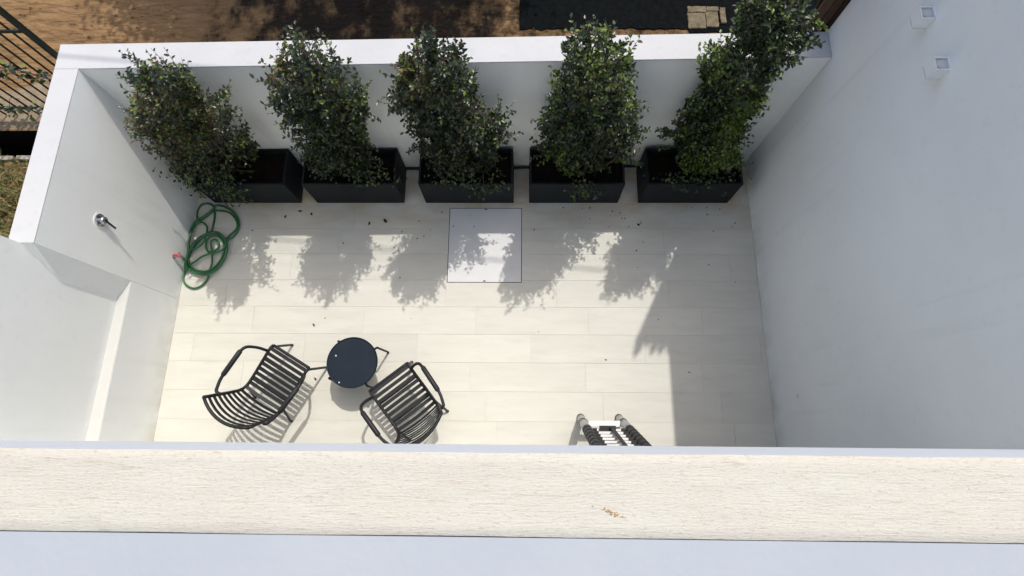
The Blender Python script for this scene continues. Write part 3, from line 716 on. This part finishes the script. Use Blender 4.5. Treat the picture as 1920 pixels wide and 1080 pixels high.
# ------------------------------------------------------------------ telescopic ladder leaning on the facade
la = empty('telescopic_ladder', (.785, .15, ZF)); tag(la, 'half collapsed telescopic aluminium ladder leaning on the house by the roof edge', 'ladder')
ax = Vector((0, -.215, 1)).normalized()
Lmax = 1.95
def on(sx, s, fw=0.0): return Vector((sx * .195, 0, 0)) + ax * s + Vector((0, fw, 0))
for sx in (-1, 1):
    ra = MB().tube([on(sx, .012), on(sx, .26)], .0375, 16).build('rail_tube', ALU, la, smooth=True)
    MB().tube([on(sx, .26), on(sx, .56)], .041, 16).build('rail_tube', ALU, la, smooth=True)
    MB().tube([on(sx, .56), on(sx, Lmax)], .034, 16).build('rail_tube', ALU, la, smooth=True)
    MB().tube([on(sx, 0), on(sx, .02)], .0405, 16).build('foot_cap', BLKPL, la, smooth=True)
    MB().tube([on(sx, .25), on(sx, .268)], .0445, 16).build('collar_ring', BLKPL, la, smooth=True)
NR = 11
for i in range(NR):
    s0 = .60 + i * .118
    for sx in (-1, 1):
        col = MB().tube([on(sx, s0 - .044), on(sx, s0 - .034), on(sx, s0 + .042), on(sx, s0 + .054)], [.040, .0455, .0455, .041], 16).build('collar', BLKPL, la, smooth=True)
        p = on(sx, s0); MB().box(p.x - sx * .066 - .019, p.x - sx * .066 + .019, p.y - .018, p.y + .018, p.z - .013, p.z + .018).build('rung_end', BLKPL, col)
    p = on(0, s0); MB().box(-.165, .165, p.y - .010, p.y + .012, p.z - .006, p.z + .009).build('rung', ALU, la, bevel=.003)
p = on(0, .31); MB().box(-.155, .155, p.y - .03, p.y + .03, p.z - .012, p.z + .012).build('rung', ALU, la, bevel=.003)
a, b = on(0, .60), on(0, Lmax - .1)
MB().add([(x, q.y + .026 + d, q.z + .02) for q, xx in ((a, .02), (b, .02)) for x in (xx - .017, xx + .017) for d in (0, .006)], [(0, 1, 3, 2), (4, 6, 7, 5), (0, 4, 5, 1), (2, 3, 7, 6), (1, 5, 7, 3), (0, 2, 6, 4)]).build('strap', BLKPL, la)
MB().box(-.09, .06, a.y - .005, a.y + .04, a.z + .021, a.z + .028).build('strap_clip', BLKPL, la)

# ------------------------------------------------------------------ garden hose and tap
hz = lambda a: (310 + a[0] / 5.4, 360 + a[1] / 5.4)
HP = [(470, 395), (492, 300), (500, 225), (488, 150), (440, 118), (370, 128), (328, 185), (322, 262), (350, 285), (420, 245), (485, 192), (560, 190), (650, 212), (722, 290), (722, 370), (660, 430), (600, 480),
      (560, 440), (480, 402), (380, 440), (300, 500), (245, 590), (215, 680), (225, 760), (290, 812), (390, 832), (490, 795), (570, 710), (612, 600), (605, 500), (550, 430), (470, 405), (390, 450), (320, 520),
      (255, 610), (232, 690), (250, 755), (320, 792), (400, 805), (480, 775), (550, 700), (592, 600), (590, 510), (540, 450), (480, 440), (430, 470), (410, 540), (430, 600), (480, 605), (530, 570), (540, 510), (500, 480), (460, 510), (470, 600), (470, 720),
      (445, 800), (425, 880), (370, 945), (290, 975), (215, 945), (178, 880), (182, 815), (225, 755), (300, 705), (370, 655), (450, 625), (550, 600), (600, 560), (620, 500), (690, 450), (735, 380), (738, 290), (690, 205), (600, 150), (520, 136), (480, 175),
      (400, 240), (310, 290), (262, 380), (245, 470), (240, 560), (270, 580), (340, 555), (400, 490), (390, 460), (310, 500), (268, 560), (228, 640), (210, 700), (240, 780), (320, 825), (420, 838), (520, 780), (600, 660), (628, 560), (600, 470), (520, 405), (430, 420), (420, 350), (370, 305), (310, 330), (262, 420), (240, 520), (225, 640), (195, 750)]
def floorpt(px, z):
    d = CAM_D + CAM_R * ((px[0] - 960) / 1029.255) - CAM_U * ((px[1] - 540) / 1029.255); t = (z - 5.8) / d.z; return CAMP + d * t
path = []
for i, q in enumerate(HP):
    zz = ZF + .011 + .055 * (i / len(HP)) * (1 if 200 < q[0] < 640 and 400 < q[1] < 840 else .35)
    v = floorpt(hz(q), zz); v.x = max(v.x, XL(v.y) + .013 + (.012 if i % 2 else 0)); path.append(v)
TAPY, TAPZ = 1.80, .235
path += [Vector((XL(1.7) + .06, 1.70, .07)), Vector((XL(1.76) + .075, 1.765, .12)), Vector((XL(TAPY) + .075, TAPY, .185))]
ho = MB().tube(bez(path, 6), .0112, 8)
tag(ho.build('garden_hose', HOSEM, smooth=True), 'tangled green garden hose heaped on the paving in the left corner', 'hose')
tp = empty('garden_tap', (XL(TAPY), TAPY, TAPZ)); tag(tp, 'small wall tap with red lever above the green hose', 'tap')
MB().lathe([(.026, .0005), (.026, .006), (.013, .010), (.013, .085), (.010, .09)], n=16, axis='x').build('tap_body', CHROME, tp, smooth=False)
MB().tube(rounded([(.070, 0, 0), (.075, 0, -.02), (.075, 0, -.055)], .01), .010, 10).build('spout', CHROME, tp, smooth=True)
MB().tube([(.05, 0, .008), (.05, 0, .036)], .008, 10).build('stem', CHROME, tp, smooth=True)
MB().box(.015, .085, -.011, .011, .034, .046).box(.072, .088, -.030, .030, .030, .044).build('lever', REDM, tp, bevel=.004)

# ------------------------------------------------------------------ shower mixer on the left wall
sx = empty('shower_mixer', (XL(1.79), 1.79, 1.30)); tag(sx, 'round chrome shower mixer with long lever on the left garden wall', 'shower mixer')
MB().lathe([(.074, .0004), (.074, .003), (.070, .004)], n=40, axis='x').build('gasket', LAMPW, sx)
MB().lathe([(.060, .004), (.060, .010), (.055, .014)], n=40, axis='x').build('flange', CHROME, sx, smooth=False)
MB().lathe([(.036, .014), (.036, .045), (.032, .052)], n=28, axis='x').build('cartridge', CHROME, sx, smooth=False)
MB().add([(.040, -.012, -.008), (.040, .012, -.008), (.052, .012, .010), (.052, -.012, .010), (.072, -.048, -.105), (.072, -.030, -.108), (.086, -.030, -.100), (.086, -.048, -.097)],
         [(3, 2, 1, 0), (4, 5, 6, 7), (0, 1, 5, 4), (2, 3, 7, 6), (1, 2, 6, 5), (3, 0, 4, 7)]).build('lever', CHROME, sx, bevel=.002)

# ------------------------------------------------------------------ leaf litter on the paving
LP = [(290 + a / 2.347, 380 + b / 2.347) for a, b in [(575, 62), (640, 38), (690, 50), (430, 123), (945, 92), (1015, 80), (1165, 80), (1088, 128), (1265, 43), (830, 178), (1155, 158), (700, 538), (750, 508), (707, 776), (1128, 510), (1088, 427), (1072, 213), (418, 268), (1212, 120), (1185, 148), (1080, 330)]]
LP += [(820 + a / 2.348, 380 + b / 2.348) for a, b in [(20, 43), (70, 104), (162, 106), (145, 58), (427, 120), (555, 22), (637, 25), (672, 72), (770, 38), (762, 58), (805, 44), (813, 70), (826, 70), (755, 107), (842, 106), (895, 82), (885, 97), (893, 92), (900, 90), (1120, 22), (1185, 22), (1243, 28), (1188, 52), (1297, 107), (1310, 90), (1215, 125), (908, 173), (876, 211), (882, 285), (693, 225), (1195, 274), (1312, 350), (972, 514), (446, 567), (742, 692), (1108, 747), (716, 245)]]
BIG = {0: 1.3, 1: 1.6, 2: 1.4, 4: 1.6, 5: 2.0, 11: 1.3, 13: 1.3, 37: 1.4}
me = None
def litter_mesh(seed):
    random.seed(seed); n = 7; v = []
    for j, (r, h) in enumerate(((.6, 0), (1, .25), (.55, .5))):
        for i in range(n):
            a = 6.283 * i / n; q = r * random.uniform(.75, 1.2); v.append((.011 * q * 1.35 * math.cos(a), .011 * q * .75 * math.sin(a), .011 * h))
    f = [(j * n + i, j * n + (i + 1) % n, (j + 1) * n + (i + 1) % n, (j + 1) * n + i) for j in range(2) for i in range(n)] + [tuple(2 * n + i for i in range(n))]
    return MB().add(v, f).mesh('fallen_bit', LITTER)
LM = [litter_mesh(s) for s in range(5)]
random.seed(21)
for i, q in enumerate(LP):
    v = floorpt(q, ZF + .0012); o = bpy.data.objects.new('fallen_leaf', LM[i % 5]); COL.objects.link(o); o.location = v
    k = BIG.get(i, random.uniform(.45, .85)); o.scale = (k, k, k); o.rotation_euler.z = random.uniform(0, 6.28)
    big = 'larger curled' if i in BIG else 'tiny'
    if HX0 < v.x < HX1 and v.y > HY0: where = 'on the square hatch lid'
    elif v.x > 1.2 and v.y < 2.0: where = 'in the shade of the right house wall'
    elif v.y < 1.15: where = 'on the open sunlit paving, away from the planters'
    else:
        kx = min(range(5), key=lambda q_: abs(PXS[q_] + .5 - v.x)); where = 'on the paving in front of the ' + ('leftmost', 'second', 'middle', 'fourth', 'rightmost')[kx] + ' planter'
    tag(o, big + ' dark leaf bit ' + where, 'leaf litter', 'dark leaf bits scattered on the paving')

# ------------------------------------------------------------------ fence with creeper, outside the left wall
fe = empty('metal_fence', (-4.766, 3.67, 0)); tag(fe, 'dark metal bar fence outside the left wall at the dirt edge', 'fence')
MB().box(-.024, .024, -.024, .024, 0, 1.95).build('fence_post', FENCEM, fe, bevel=.004)
MB().box(.024, .80, -.02, .02, 1.02, 1.06).build('fence_bracket', LAMPW, fe, bevel=.003)
bm = MB().tube([(0, 0, .02), (0, 0, 1.60), (0, -.012, 1.625)], .0105, 8).mesh('fence_bar', FENCEM, True)
for k in range(26):
    o = bpy.data.objects.new('fence_bar', bm); COL.objects.link(o); o.parent = fe; o.location = (-.145 - k * .1365, 0, 0)
for z in (.17,): MB().box(-3.9, -.024, -.026, -.011, z, z + .035).build('fence_rail', FENCEM, fe)
MB().box(-3.9, -.024, -.026, -.011, 1.44, 1.475).build('fence_rail', FENCEM, fe)
def creeper(pts, label, n, seed):
    random.seed(seed); o = empty('creeper', pts[0]); tag(o, label, 'creeper'); org = Vector(pts[0]); st = MB(); fo = MB()
    P = bez(pts, 10); st.tube([p - org for p in P], .006, 5)
    for i in range(n):
        p = random.choice(P) + Vector((random.gauss(0, .05), random.gauss(0, .04), random.gauss(0, .05)))
        d = Vector((random.uniform(-1, 1), random.uniform(-1, .4), random.uniform(-.6, .6)))
        up = Vector((random.uniform(-.4, .4), random.uniform(-.4, .4), 1)); L = random.uniform(.04, .075)
        leaf(fo, p - org, d, up, L, L * .75, 1 if random.random() < .18 else (3 if random.random() < .6 else 0))
    for i in range(14):
        p = random.choice(P); q = p + Vector((random.uniform(-.2, .2), random.uniform(-.1, .05), random.uniform(-.15, .2))); r = q + Vector((random.uniform(-.1, .1), 0, random.uniform(-.1, .05)))
        st.tube([v - org for v in bez([p, q, r], 4)], .003, 4, cap=False)
    st.build('vine_stem', BARK, o, smooth=True); f = fo.build('foliage', [LEAFG, LEAFL, LEAFD, LEAFK], o); f['kind'] = 'stuff'
creeper([(-7.6, 3.62, .17), (-6.6, 3.63, .22), (-6.0, 3.63, .19), (-5.4, 3.64, .23), (-4.9, 3.64, .2)], 'dark creeper running along the bottom rail of the metal fence', 190, 4)
creeper([(-6.4, 3.62, .6), (-6.0, 3.63, .95), (-5.65, 3.62, 1.0), (-5.3, 3.63, .9), (-5.1, 3.63, .75)], 'loose leafy creeper twining halfway up the metal fence bars', 160, 9)
random.seed(31)

# ------------------------------------------------------------------ trees beyond the wall and an overhead cable (they throw the shade on the dirt)
def tree(x, y, h, r, label, nleaf, seed, zc):
    random.seed(seed); o = empty('tree', (x, y, 0)); tag(o, label, 'tree', 'broadleaf trees beyond the garden wall'); tr = MB()
    tr.tube(bez([(0, 0, 0), (.08, .05, h * .3), (-.05, .1, h * .6), (.05, .05, h * .85)], 5), [.13 - .1 * i / 15 for i in range(16)], 9)
    cl = []
    for i in range(15):
        a = i * 2.4; rr = r * math.sqrt(random.random()) ; c = Vector((rr * math.cos(a), .8 * rr * math.sin(a), zc + random.uniform(-.75, .85))); cl.append(c)
        tr.tube(bez([(0, .05, h * .42), c * .5 + Vector((0, 0, h * .22)), c], 4), [.05 - .04 * j / 8 for j in range(9)], 6)
    tr.build('trunk', BARK, o, smooth=True); fo = MB()
    for i in range(nleaf):
        c = random.choice(cl); p = c + Vector((random.gauss(0, .34), random.gauss(0, .32), random.gauss(0, .26))); 
        d = Vector((random.uniform(-1, 1), random.uniform(-1, 1), random.uniform(-.6, .2))); L = random.uniform(.07, .13)
        leaf(fo, p, d, Vector((random.uniform(-.4, .4), random.uniform(-.4, .4), 1)), L, L * .6, random.choice((0, 0, 1, 3)))
    f = fo.build('crown', [LEAFG, LEAFL, LEAFD, LEAFK], o); f['kind'] = 'stuff'
tree(-3.0, 7.05, 4.6, 1.55, 'leafy tree beyond the garden wall over the bare dirt', 9000, 3, 3.6)
tree(-0.85, 7.2, 4.5, 1.2, 'second leafy tree beyond the garden wall near the black shade sheet', 7500, 5, 3.5)
cb = []
for i in range(41):
    x = -30 + i * 1.5; cb.append((x, 5.37 - .0965 * (x + 2.81), 7.0 + .0006 * x * x))
tag(MB().tube(cb, .013, 6).build('overhead_cable', CABLEM, smooth=True), 'thin black overhead cable crossing high above the garden wall', 'cable')
